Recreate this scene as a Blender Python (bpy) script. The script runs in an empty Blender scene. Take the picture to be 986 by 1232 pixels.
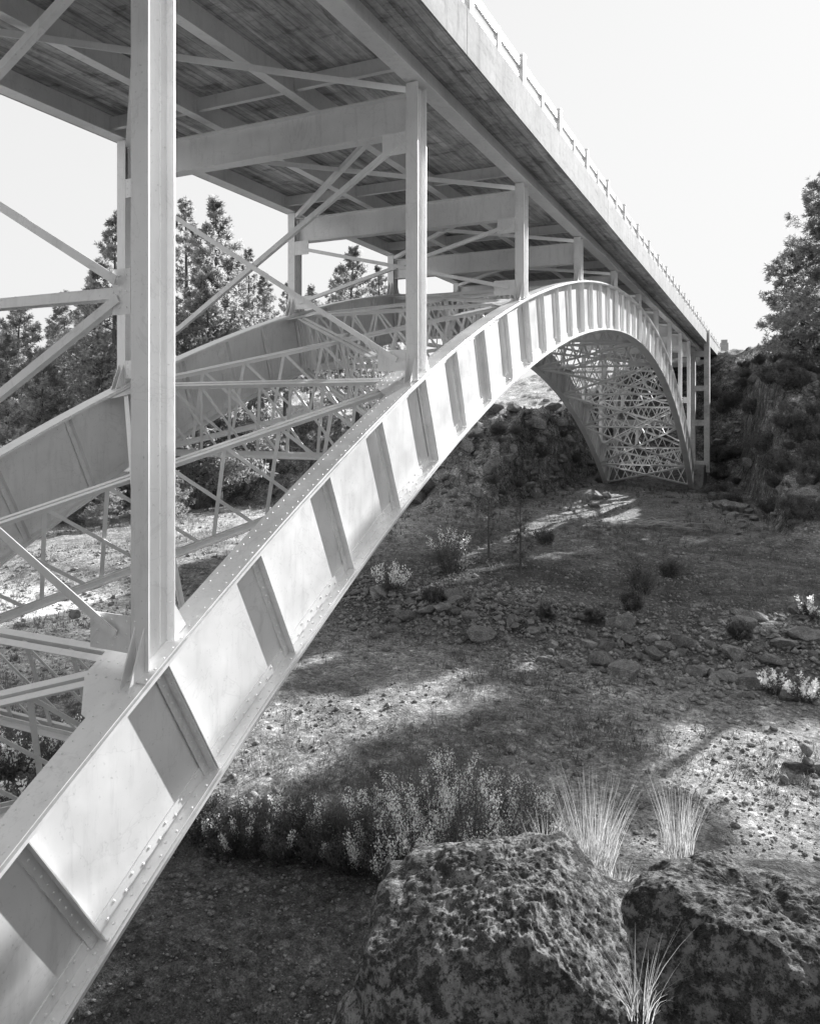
import bpy, math, random
import numpy as np
from mathutils import Vector, Matrix
R_ = math.radians
rnd = random.Random(7)
sc = bpy.context.scene
col = sc.collection

# ------------------------------------------------------------------ camera numbers
F_PX, VX, HY = 923.85, 923.7, 500.4
TH = math.atan2(VX - 493.0, F_PX)
SN, CS = math.sin(TH), math.cos(TH)
def world(px, py, d):
    r = (px - 493.0) / F_PX * d
    return Vector((-SN * d + CS * r, CS * d + SN * r, -(py - HY) / F_PX * d))

# ------------------------------------------------------------------ noise (numpy)
def _h(ix, iy, s):
    n = (ix.astype(np.int64) * 374761393 + iy.astype(np.int64) * 668265263 + s * 1442695041) & 0xffffffff
    n = ((n ^ (n >> 13)) * 1274126177) & 0xffffffff
    n = n ^ (n >> 16)
    return (n & 0xffff) / 65535.0
def vnoise(x, y, s=0):
    x = np.asarray(x, float); y = np.asarray(y, float)
    ix, iy = np.floor(x), np.floor(y); fx, fy = x - ix, y - iy
    fx = fx * fx * (3 - 2 * fx); fy = fy * fy * (3 - 2 * fy)
    a, b = _h(ix, iy, s), _h(ix + 1, iy, s); c, d = _h(ix, iy + 1, s), _h(ix + 1, iy + 1, s)
    return (a * (1 - fx) + b * fx) * (1 - fy) + (c * (1 - fx) + d * fx) * fy - .5
def fbm(x, y, s=0, o=4):
    t = 0; a = 1.
    for k in range(o):
        t = t + a * vnoise(x * 2 ** k + 17.3 * k, y * 2 ** k - 9.1 * k, s + k); a *= .5
    return t
def _h3(ix, iy, iz, s):
    n = (ix.astype(np.int64) * 374761393 + iy.astype(np.int64) * 668265263 + iz.astype(np.int64) * 2147483647 + s * 97531) & 0xffffffff
    n = ((n ^ (n >> 13)) * 1274126177) & 0xffffffff
    n = n ^ (n >> 16)
    return (n & 0xffff) / 65535.0
def vnoise3(p, s=0):
    i = np.floor(p); f = p - i; f = f * f * (3 - 2 * f)
    r = 0
    for dx in (0, 1):
        for dy in (0, 1):
            for dz in (0, 1):
                w = (f[:, 0] if dx else 1 - f[:, 0]) * (f[:, 1] if dy else 1 - f[:, 1]) * (f[:, 2] if dz else 1 - f[:, 2])
                r = r + w * _h3(i[:, 0] + dx, i[:, 1] + dy, i[:, 2] + dz, s)
    return r - .5
def fbm3(p, s=0, o=4, g=.5):
    t = 0; a = 1.
    for k in range(o):
        t = t + a * vnoise3(p * 2 ** k + 11.7 * k, s + k); a *= g
    return t
def worley3(p, s=0):
    i = np.floor(p); best = np.full(len(p), 9.)
    for dx in (-1, 0, 1):
        for dy in (-1, 0, 1):
            for dz in (-1, 0, 1):
                c = i + np.array((dx, dy, dz))
                q = np.stack([_h3(c[:, 0], c[:, 1], c[:, 2], s + k) for k in (1, 2, 3)], 1) + c
                best = np.minimum(best, np.linalg.norm(p - q, axis=1))
    return best
def ss(a, b, x):
    t = np.clip((x - a) / (b - a), 0, 1); return t * t * (3 - 2 * t)

# ------------------------------------------------------------------ terrain
def height(X, Y, fine=True):
    X = np.asarray(X, float); Y = np.asarray(Y, float)
    d = -SN * X + CS * Y; r = CS * X + SN * Y
    z = -6.25 + .35 * fbm(X * .07, Y * .07, 3, 3)
    z = z + .75 * ss(19.3, 22.6, Y + 1.2 * vnoise(X * .25, Y * .1, 5)) * ss(-40, -16, X)          # low rubble berm
    # far bank with the notch the arch springs from
    notch = ss(-15.5, -12.5, X) * (1 - ss(-2.2, 1.2, X))
    y0 = 40 + 3.5 * fbm(X * .12, X * 0, 8, 3) + notch * 25
    L = 30 - 16 * notch
    left = ss(-30, -13, X)
    rb = ss(-14.5, -9, X)                       # right of here the bank climbs straight to deck level
    rise = 5.4 + (6.0 + 1.5 * ss(0, 60, X)) * rb
    L = L * (.5 + .5 * rb)
    t = ss(y0, y0 + L, Y)
    z = z + (1 - rb) * (5.2 + 2.4 * left) * ss(54, 98, Y)
    steps = t + .05 * np.sin(t * 22 + 3 * vnoise(X * .1, Y * .1, 11)) * (1 - notch) * (t > 0) * (t < 1)
    z = z + rise * steps
    rough = ss(y0 - 2, y0 + 6, Y)
    z = z + rough * (.9 * fbm(X * .22, Y * .22, 21, 4)) * (1 - .6 * notch) * (1 - .6 * ss(54, 62, Y))
    bil = 1 - 2 * np.abs(vnoise(X * .75 + .4 * vnoise(X * .3, Y * .3, 3), Y * .75, 51)) * 1.0
    bil2 = 1 - 2 * np.abs(vnoise(X * 1.9, Y * 1.9, 53)) + .6 * (1 - 2 * np.abs(vnoise(X * 4.1, Y * 3.3, 57)))
    z = z + rough * (1 - .75 * ss(56, 64, Y) * (1 - ss(-14, -9, X))) * (1 - .5 * notch) * (.75 * bil ** 2 + .3 * bil2 - .5)
    z = z + 5 * ss(75, 220, Y) * (1 + vnoise(X * .01, Y * .01, 4)) * ss(-60, 40, X)
    # near bank behind the camera
    z = z + 11.5 * ss(4, -22, Y + .15 * X) * ss(-60, -2, -Y + 0 * X)
    # rocky shelf the camera stands on
    shelf = -1.68 - .72 * ss(1.2, 2.9, d) - .12 * ss(3.0, 4.4, d)
    m = ss(-.75, -.15, r + .25 * vnoise(d * 1.2, r, 31)) * (1 - ss(4.3, 7.0, d + .5 * vnoise(r * .7, d, 33) + .05 * np.abs(r))) * ss(-8, -3, d + 0 * r)
    m = np.maximum(m, (1 - ss(.7, 1.6, np.hypot(r, d))))
    z = np.where(m > 0, z * (1 - m) + np.maximum(z, shelf) * m, z)
    if fine:
        near = 1 / (1 + (np.hypot(X, Y) / 60) ** 2)
        z = z + .16 * fbm(X * .6, Y * .6, 41, 4) + .05 * near * fbm(X * 3.1, Y * 3.1, 43, 3)
    return z
def hz(x, y): return float(height(np.array([x]), np.array([y]))[0])
def ground(px, py):
    ds = np.geomspace(5.5, 400, 2500)
    r = (px - 493.0) / F_PX * ds
    X = -SN * ds + CS * r; Y = CS * ds + SN * r; Z = -(py - HY) / F_PX * ds
    k = np.argmax(height(X, Y) > Z)
    return Vector((X[k], Y[k], hz(X[k], Y[k])))

# ------------------------------------------------------------------ mesh helpers
class MB:
    def __init__(s): s.v = []; s.f = []
    def add(s, vs, fs):
        o = len(s.v); s.v += [tuple(v) for v in vs]; s.f += [tuple(i + o for i in f) for f in fs]
    def hexa(s, c):
        s.add(c, [(0, 3, 2, 1), (4, 5, 6, 7), (0, 1, 5, 4), (1, 2, 6, 5), (2, 3, 7, 6), (3, 0, 4, 7)])
    def box(s, x0, x1, y0, y1, z0, z1):
        s.hexa([(x0, y0, z0), (x1, y0, z0), (x1, y1, z0), (x0, y1, z0), (x0, y0, z1), (x1, y0, z1), (x1, y1, z1), (x0, y1, z1)])
    def bar(s, a, b, w, h, up=(0, 0, 1), off=(0, 0)):
        a = Vector(a); b = Vector(b); t = (b - a).normalized(); u = Vector(up)
        sd = t.cross(u).normalized(); u = sd.cross(t)
        o = sd * off[0] + u * off[1]
        p = []
        for q in (a, b):
            for i, j in ((-1, -1), (1, -1), (1, 1), (-1, 1)):
                p.append(q + o + sd * (i * w / 2) + u * (j * h / 2))
        s.hexa([p[0], p[1], p[5], p[4], p[3], p[2], p[6], p[7]])
    def tube(s, pts, rs, n=6):
        base = len(s.v); fs = []
        for k, p in enumerate(pts):
            p = Vector(p)
            t = (Vector(pts[min(k + 1, len(pts) - 1)]) - Vector(pts[max(k - 1, 0)])).normalized()
            a = t.orthogonal().normalized() if abs(t.z) < .9 else t.cross(Vector((0, 1, 0))).normalized()
            b = t.cross(a)
            for i in range(n):
                an = 2 * math.pi * i / n
                s.v.append(tuple(p + (a * math.cos(an) + b * math.sin(an)) * rs[k]))
        for k in range(len(pts) - 1):
            for i in range(n):
                j = (i + 1) % n
                s.f.append((base + k * n + i, base + k * n + j, base + (k + 1) * n + j, base + (k + 1) * n + i))
    def rivet(s, p, nrm, r=.015):
        p = Vector(p); nrm = Vector(nrm).normalized(); a = nrm.orthogonal().normalized(); b = nrm.cross(a)
        vs = []
        for rr, hh in ((r, -.002), (r * .75, r * .5)):
            for i in range(6):
                an = math.pi * i / 3; vs.append(p + (a * math.cos(an) + b * math.sin(an)) * rr + nrm * hh)
        vs.append(p + nrm * r * .72)
        fs = [(i, (i + 1) % 6, 6 + (i + 1) % 6, 6 + i) for i in range(6)] + [(6 + i, 6 + (i + 1) % 6, 12) for i in range(6)]
        s.add(vs, fs)
    def build(s, name, mat, parent=None, smooth=False):
        me = bpy.data.meshes.new(name); me.from_pydata(s.v, [], s.f)
        if smooth: me.polygons.foreach_set('use_smooth', [True] * len(me.polygons))
        me.update()
        o = bpy.data.objects.new(name, me); col.objects.link(o)
        if mat: me.materials.append(mat)
        if parent: o.parent = parent
        return o
def np_mesh(name, V, Fc, mat, parent=None, smooth=False):
    """V (n,3); Fc (m,k) all faces of one size"""
    me = bpy.data.meshes.new(name); V = np.asarray(V, np.float32); Fc = np.asarray(Fc, np.int32)
    me.vertices.add(len(V)); me.vertices.foreach_set('co', V.ravel())
    k = Fc.shape[1]
    me.loops.add(Fc.size); me.loops.foreach_set('vertex_index', Fc.ravel())
    me.polygons.add(len(Fc)); me.polygons.foreach_set('loop_start', np.arange(len(Fc), dtype=np.int32) * k)
    if smooth: me.polygons.foreach_set('use_smooth', np.ones(len(Fc), bool))
    me.update(calc_edges=True); me.validate()
    if mat: me.materials.append(mat)
    o = bpy.data.objects.new(name, me); col.objects.link(o)
    if parent: o.parent = parent
    return o
def tag(o, label=None, cat=None, group=None, kind=None):
    if label: o['label'] = label
    if cat: o['category'] = cat
    if group: o['group'] = group
    if kind: o['kind'] = kind
    return o
def empty(name, loc=(0, 0, 0)):
    o = bpy.data.objects.new(name, None); col.objects.link(o); o.location = loc; o.empty_display_size = .3; return o
KIDS = {}
def copy_tree(root):
    c = root.copy(); col.objects.link(c)
    for ch in [x for x in bpy.data.objects if x.parent == root]:
        k = ch.copy(); col.objects.link(k); k.parent = c
    return c

# ------------------------------------------------------------------ materials (all greys: the photograph is monochrome)
def mat(name):
    m = bpy.data.materials.new(name); m.use_nodes = True
    nt = m.node_tree; b = nt.nodes['Principled BSDF']; return m, nt, b
def N(nt, t, **kw):
    n = nt.nodes.new(t)
    for k, v in kw.items():
        if hasattr(n, k) and not k.startswith('i_'): setattr(n, k, v)
        else: n.inputs[k.replace('i_', '')].default_value = v
    return n
def ramp(nt, fac, stops):
    r = nt.nodes.new('ShaderNodeValToRGB'); el = r.color_ramp.elements
    while len(el) < len(stops): el.new(.5)
    for e, (p, v) in zip(el, stops): e.position = p; e.color = (v, v, v, 1)
    nt.links.new(fac, r.inputs[0]); return r.outputs[0]
def noise(nt, vec, scale, detail=4, rough=.55, dist=0):
    n = N(nt, 'ShaderNodeTexNoise'); n.inputs['Scale'].default_value = scale; n.inputs['Detail'].default_value = detail
    n.inputs['Roughness'].default_value = rough; n.inputs['Distortion'].default_value = dist
    if vec is not None: nt.links.new(vec, n.inputs['Vector'])
    return n.outputs['Fac']
def math_(nt, op, a, b=None, clamp=False):
    n = nt.nodes.new('ShaderNodeMath'); n.operation = op; n.use_clamp = clamp
    for i, q in enumerate((a, b)):
        if q is None: continue
        if isinstance(q, (int, float)): n.inputs[i].default_value = q
        else: nt.links.new(q, n.inputs[i])
    return n.outputs[0]
def geo_vec(nt, scale=(1, 1, 1)):
    g = nt.nodes.new('ShaderNodeNewGeometry'); mp = nt.nodes.new('ShaderNodeMapping'); mp.inputs['Scale'].default_value = scale
    nt.links.new(g.outputs['Position'], mp.inputs['Vector']); return mp.outputs[0]
def obj_vec(nt, scale=(1, 1, 1)):
    g = nt.nodes.new('ShaderNodeTexCoord'); mp = nt.nodes.new('ShaderNodeMapping'); mp.inputs['Scale'].default_value = scale
    nt.links.new(g.outputs['Object'], mp.inputs['Vector']); return mp.outputs[0]
def bump(nt, b, h, strength, dist):
    n = nt.nodes.new('ShaderNodeBump'); n.inputs['Strength'].default_value = strength; n.inputs['Distance'].default_value = dist
    nt.links.new(h, n.inputs['Height']); nt.links.new(n.outputs[0], b.inputs['Normal'])
def steel_paint(name, v, rough=.42, grime=1.):
    m, nt, b = mat(name)
    p = geo_vec(nt)
    n1 = noise(nt, p, 1.1, 5, .6); n2 = noise(nt, geo_vec(nt, (6, 6, .9)), 1.4, 5, .65); n3 = noise(nt, p, 26, 3, .6)
    c1 = ramp(nt, n1, [(.25, v * (1 - .13 * grime)), (.75, v * 1.07)])
    c2 = ramp(nt, n2, [(.28, 1 - .12 * grime), (.48, 1), (1, 1)])
    c3 = ramp(nt, n3, [(.22, 1 - .3 * grime), (.36, 1), (1, 1)])
    # thin wandering stain lines
    nl = noise(nt, p, .9, 5, .6, .8); ab = math_(nt, 'ABSOLUTE', math_(nt, 'SUBTRACT', nl, .5))
    c4 = ramp(nt, ab, [(0, 1 - .09 * grime), (.008, 1), (1, 1)])
    c = math_(nt, 'MULTIPLY', math_(nt, 'MULTIPLY', c1, c2), math_(nt, 'MULTIPLY', c3, c4))
    nt.links.new(c, b.inputs['Base Color'])
    nt.links.new(ramp(nt, n1, [(.3, rough - .06), (.7, rough + .1)]), b.inputs['Roughness'])
    b.inputs['Specular IOR Level'].default_value = .5; b.inputs['Metallic'].default_value = .35
    hsum = math_(nt, 'ADD', math_(nt, 'MULTIPLY', noise(nt, p, 1.6, 2, .5), 1.0), math_(nt, 'MULTIPLY', noise(nt, p, 60, 2, .5), .012))
    bump(nt, b, hsum, .5, .03)
    return m
M = {}
M['paint'] = steel_paint('aluminium_paint', .80, .38)
M['paint_lace'] = steel_paint('bracing_paint', .82, .45, .6)
def concrete(name, v, board=False, stain=1.):
    m, nt, b = mat(name)
    p = geo_vec(nt); n1 = noise(nt, p, .7, 6, .62); n2 = noise(nt, p, 9, 5, .65); n3 = noise(nt, geo_vec(nt, (1, .35, 1.6)), 3.2, 6, .7, .4)
    c = math_(nt, 'MULTIPLY', ramp(nt, n1, [(.3, v * .7), (.7, v * 1.15)]), ramp(nt, n2, [(.25, 1 - .25 * stain), (.6, 1.05)]))
    c = math_(nt, 'MULTIPLY', c, ramp(nt, n3, [(.3, 1 - .55 * stain), (.43, 1 - .08 * stain), (.6, 1), (1, 1)]))
    n5 = noise(nt, geo_vec(nt, (1, 2.2, .3)), 1.6, 5, .7); c = math_(nt, 'MULTIPLY', c, ramp(nt, n5, [(.32, 1 - .5 * stain), (.46, 1), (1, 1)]))
    h = n2
    if board:
        sx = N(nt, 'ShaderNodeSeparateXYZ'); nt.links.new(p, sx.inputs[0])
        w = math_(nt, 'DIVIDE', sx.outputs['X'], .14)
        fr = math_(nt, 'FRACT', w); fl = math_(nt, 'FLOOR', w)
        wn = N(nt, 'ShaderNodeTexWhiteNoise', noise_dimensions='1D'); nt.links.new(fl, wn.inputs['W'])
        c = math_(nt, 'MULTIPLY', c, ramp(nt, wn.outputs['Value'], [(0, .72), (1, 1.12)]))
        line = ramp(nt, fr, [(0, .55), (.07, 1), (.93, 1), (1, .55)])
        c = math_(nt, 'MULTIPLY', c, line)
        st = noise(nt, geo_vec(nt, (7, .55, 1)), 1.0, 6, .7, .3)
        c = math_(nt, 'MULTIPLY', c, ramp(nt, st, [(.3, .35), (.47, .82), (.62, 1.1), (.75, 1.25)]))
        h = line
    nt.links.new(c, b.inputs['Base Color']); b.inputs['Roughness'].default_value = .9
    bump(nt, b, h, .35, .01)
    return m
M['soffit'] = concrete('board_marked_soffit_concrete', .58, True)
M['fascia'] = concrete('weathered_curb_concrete', .31, False, .9)
M['conc'] = concrete('pier_concrete', .50, False, .6)
def stone(name, v, lichen=.0, scale=1., objc=True, bumpd=.03):
    m, nt, b = mat(name)
    p = obj_vec(nt) if objc else geo_vec(nt)
    n1 = noise(nt, p, 2.2 * scale, 6, .65); n2 = noise(nt, p, 14 * scale, 6, .7); n3 = noise(nt, p, 5 * scale, 5, .7, .3)
    c = math_(nt, 'MULTIPLY', ramp(nt, n1, [(.3, v * .6), (.7, v * 1.4)]), ramp(nt, n2, [(.3, .35), (.5, .95), (.7, 1.5)]))
    c = math_(nt, 'MULTIPLY', c, ramp(nt, noise(nt, p, 60 * scale, 3, .7), [(.35, .6), (.65, 1.5)]))
    if lichen:
        mx = N(nt, 'ShaderNodeMix', data_type='FLOAT')
        fac = math_(nt, 'MULTIPLY', ramp(nt, n3, [(.47, 0), (.54, .75), (.66, 1)]), ramp(nt, n2, [(.36, 0), (.5, 1)]))
        nt.links.new(fac, mx.inputs[0]); nt.links.new(c, mx.inputs[2]); mx.inputs[3].default_value = lichen
        c = mx.outputs[0]
        vo = N(nt, 'ShaderNodeTexVoronoi'); vo.inputs['Scale'].default_value = 26 * scale; nt.links.new(p, vo.inputs['Vector'])
        c = math_(nt, 'MULTIPLY', c, ramp(nt, vo.outputs['Distance'], [(.10, .30), (.26, 1), (1, 1)]))
    oi = N(nt, 'ShaderNodeObjectInfo')
    c = math_(nt, 'MULTIPLY', c, ramp(nt, oi.outputs['Random'], [(0, .75), (1, 1.3)]))
    nt.links.new(c, b.inputs['Base Color']); b.inputs['Roughness'].default_value = .95
    b.inputs['Specular IOR Level'].default_value = .2
    h = math_(nt, 'ADD', n2, math_(nt, 'MULTIPLY', noise(nt, p, 45 * scale, 5, .7), .5))
    bump(nt, b, h, .9, bumpd)
    return m
M['lava'] = stone('dark_lava_rock', .20)
M['lava_pale'] = stone('pale_weathered_rock', .22)
M['boulder'] = stone('lichen_crusted_boulder', .07, lichen=.30, scale=3.0, bumpd=.03)
M['pebble'] = stone('gravel_stone', .34, objc=False, scale=1.5)
def soil():
    m, nt, b = mat('stony_soil')
    p = geo_vec(nt)
    n1 = noise(nt, p, .16, 5, .6); n2 = noise(nt, p, 1.3, 6, .7); n3 = noise(nt, p, 9, 6, .75); n4 = noise(nt, p, 38, 4, .7)
    vo = N(nt, 'ShaderNodeTexVoronoi'); vo.inputs['Scale'].default_value = 11; nt.links.new(p, vo.inputs['Vector'])
    sx = N(nt, 'ShaderNodeSeparateXYZ'); nt.links.new(vo.outputs['Color'], sx.inputs[0])
    c = ramp(nt, n1, [(.3, .17), (.5, .265), (.7, .36)])
    c = math_(nt, 'MULTIPLY', c, ramp(nt, n2, [(.3, .55), (.5, 1), (.7, 1.45)]))
    c = math_(nt, 'MULTIPLY', c, ramp(nt, n3, [(.34, .45), (.5, 1), (.66, 1.5)]))
    c = math_(nt, 'MULTIPLY', c, ramp(nt, n4, [(.35, .55), (.5, 1.), (.68, 1.6)]))
    c = math_(nt, 'MULTIPLY', c, ramp(nt, sx.outputs[0], [(0, .75), (.9, 1.1), (1, 1.7)]))
    g = nt.nodes.new('ShaderNodeNewGeometry'); sn = N(nt, 'ShaderNodeSeparateXYZ'); nt.links.new(g.outputs['Normal'], sn.inputs[0])
    steep = ramp(nt, sn.outputs['Z'], [(.80, 1), (.93, 0)])
    vr = N(nt, 'ShaderNodeTexVoronoi'); vr.inputs['Scale'].default_value = 1.6; vr.feature = 'DISTANCE_TO_EDGE'
    wv = N(nt, 'ShaderNodeVectorMath', operation='ADD'); nz = N(nt, 'ShaderNodeTexNoise'); nz.inputs['Scale'].default_value = 1.1; nt.links.new(p, nz.inputs['Vector'])
    nt.links.new(p, wv.inputs[0]); nt.links.new(nz.outputs['Color'], wv.inputs[1]); nt.links.new(wv.outputs[0], vr.inputs['Vector'])
    rk = math_(nt, 'MULTIPLY', ramp(nt, vr.outputs['Distance'], [(0, .3), (.06, .9), (1, 1)]), ramp(nt, n2, [(.3, .5), (.5, .9), (.7, 1.5)]))
    mxr = N(nt, 'ShaderNodeMix', data_type='FLOAT'); nt.links.new(steep, mxr.inputs[0]); mxr.inputs[2].default_value = 1.; nt.links.new(rk, mxr.inputs[3])
    c = math_(nt, 'MULTIPLY', c, mxr.outputs[0])
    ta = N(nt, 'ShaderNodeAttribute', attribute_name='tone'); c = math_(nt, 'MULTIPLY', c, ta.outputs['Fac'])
    nt.links.new(c, b.inputs['Base Color']); b.inputs['Roughness'].default_value = 1; b.inputs['Specular IOR Level'].default_value = .1
    h = math_(nt, 'ADD', math_(nt, 'MULTIPLY', n3, 1.2), math_(nt, 'MULTIPLY', n4, .5))
    bump(nt, b, h, 1., .07)
    return m
M['soil'] = soil()
def leafy(name, v, trans=.45, var=.5):
    m, nt, b = mat(name)
    p = geo_vec(nt); n = noise(nt, p, 1.4, 3, .6); n2 = noise(nt, p, 17, 2, .5)
    c = math_(nt, 'MULTIPLY', ramp(nt, n, [(.3, v * (1 - var)), (.7, v * (1 + var))]), ramp(nt, n2, [(.3, .7), (.7, 1.3)]))
    nt.links.new(c, b.inputs['Base Color']); b.inputs['Roughness'].default_value = .55; b.inputs['Specular IOR Level'].default_value = .35
    tr = N(nt, 'ShaderNodeBsdfTranslucent'); nt.links.new(math_(nt, 'MULTIPLY', c, 2.0), tr.inputs['Color'])
    mx = N(nt, 'ShaderNodeMixShader'); mx.inputs[0].default_value = trans
    nt.links.new(b.outputs[0], mx.inputs[1]); nt.links.new(tr.outputs[0], mx.inputs[2])
    nt.links.new(mx.outputs[0], nt.nodes['Material Output'].inputs['Surface'])
    return m
M['needle'] = leafy('pine_needles', .13, .45)
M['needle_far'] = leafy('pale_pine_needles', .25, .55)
M['shrubleaf'] = leafy('shrub_leaves', .125, .4)
M['darkleaf'] = leafy('dark_scrub_leaves', .12, .4)
M['pale'] = leafy('pale_dry_plumes', .78, .5, .2)  # plumes made paler to read as sunlit tips where they stand in shade
M['grass'] = leafy('dry_grass_blades', .26, .5, .35)
def bark():
    m, nt, b = mat('pine_bark'); n = noise(nt, obj_vec(nt, (6, 6, 1.2)), 2, 5, .6)
    nt.links.new(ramp(nt, n, [(.3, .05), (.7, .16)]), b.inputs['Base Color']); b.inputs['Roughness'].default_value = .95
    bump(nt, b, n, .8, .03); return m
M['bark'] = bark()
def plain(name, v, rough=.8):
    m, nt, b = mat(name); n = noise(nt, geo_vec(nt), 7, 4, .6)
    nt.links.new(ramp(nt, n, [(.3, v * .7), (.7, v * 1.2)]), b.inputs['Base Color']); b.inputs['Roughness'].default_value = rough; return m
M['footing'] = concrete('stained_footing_concrete', .2, False, 1.)
M['seal'] = plain('joint_filler', .05)
M['dead'] = plain('bleached_dead_wood', .38)

# ------------------------------------------------------------------ ground sheet (polar, dense inside the view)
def make_ground():
    a0 = TH  # view centre azimuth measured from +Y towards -X
    inner = np.linspace(-34, 34, 560); outer = np.linspace(34, 326, 150)[1:-1]
    ang = np.radians(np.concatenate([inner, outer]))
    rad = np.concatenate([[0.02], np.geomspace(.5, 90, 900), np.geomspace(91, 3000, 90)])
    A, Rr = np.meshgrid(ang, rad)
    az = -A + a0     # towards -X positive
    X = -np.sin(az) * Rr; Y = np.cos(az) * Rr
    Z = height(X, Y)
    Z = np.where(Rr > 400, Z * 1.0, Z)
    V = np.stack([X.ravel(), Y.ravel(), Z.ravel()], 1)
    nA, nR = len(ang), len(rad)
    i, j = np.meshgrid(np.arange(nR - 1), np.arange(nA), indexing='ij')
    jn = (j + 1) % nA
    Fc = np.stack([i * nA + j, (i + 1) * nA + j, (i + 1) * nA + jn, i * nA + jn], -1).reshape(-1, 4)
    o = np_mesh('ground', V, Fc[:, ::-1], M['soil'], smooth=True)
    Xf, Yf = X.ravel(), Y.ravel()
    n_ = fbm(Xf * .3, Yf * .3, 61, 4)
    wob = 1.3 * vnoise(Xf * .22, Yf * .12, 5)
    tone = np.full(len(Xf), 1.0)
    tone *= 1 - .45 * (1 - ss(8.5, 11, Yf + n_ * 2))                         # darker near ground, out past the bush row
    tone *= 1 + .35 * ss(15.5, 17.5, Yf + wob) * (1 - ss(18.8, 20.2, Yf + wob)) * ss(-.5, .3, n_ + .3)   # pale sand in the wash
    tone *= 1 + .22 * ss(11, 13, Yf + wob) * (1 - ss(16, 18, Yf + wob)) * ss(-5, -2, Xf + 2 * n_)  # soil lightened to strengthen the sun patch at right
    tone *= 1 - .47 * ss(19, 21, Yf + wob) * (1 - .5 * ss(26, 34, Yf + n_ * 6))     # dark cinder soil of the bank, also standing in for missing tree shade
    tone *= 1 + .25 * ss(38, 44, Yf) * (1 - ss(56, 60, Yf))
    tone *= 1 + 1.0 * ss(55, 60, Yf) * (1 - ss(-14, -9, Xf)) + .9 * (1 - ss(-17, -12, Xf)) * (1 - ss(38, 42, Yf))  # upper left slope lightened to look sunlit; left floor paler
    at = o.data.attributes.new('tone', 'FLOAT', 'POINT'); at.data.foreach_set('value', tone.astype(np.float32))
    # make sure the faces look up
    if o.data.polygons[5000].normal.z < 0: o.data.flip_normals()
    tag(o, kind='structure')
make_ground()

# ------------------------------------------------------------------ THE BRIDGE
XN, W = -5.147, 6.199
XF = XN - W
Y1, SP = 5.431, 5.851
YC = Y1 + 4.5 * SP
RB, DEP = 51.341, 1.569
ZC = 3.202 - RB
RT = RB + DEP
def Yi(i): return Y1 + (i - 1) * SP
def th_of(Y, R=RT): return math.asin((Y - YC) / R)
def ztop(Y): return ZC + math.sqrt(RT ** 2 - (Y - YC) ** 2)
def arc(x, r, t, off=0.):
    return Vector((x, YC + r * math.sin(t) + off * math.cos(t), ZC + r * math.cos(t) - off * math.sin(t)))
T0, T1 = th_of(Yi(.5)), th_of(Yi(10.5))
def sweep(mb, x0, x1, r0, r1, t0=T0, t1=T1, n=90):
    base = len(mb.v)
    for k in range(n + 1):
        t = t0 + (t1 - t0) * k / n
        for x, r in ((x0, r0), (x1, r0), (x1, r1), (x0, r1)): mb.v.append(tuple(arc(x, r, t)))
    for k in range(n):
        a = base + 4 * k; b = a + 4
        for i in range(4):
            j = (i + 1) % 4; mb.f.append((a + i, a + j, b + j, b + i))
    mb.f.append((base, base + 3, base + 2, base + 1)); e = base + 4 * n; mb.f.append((e, e + 1, e + 2, e + 3))

bridge = tag(empty('arch_bridge', (0, 0, 0)), 'pale painted steel deck arch bridge spanning the rocky canyon', 'bridge')

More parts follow.
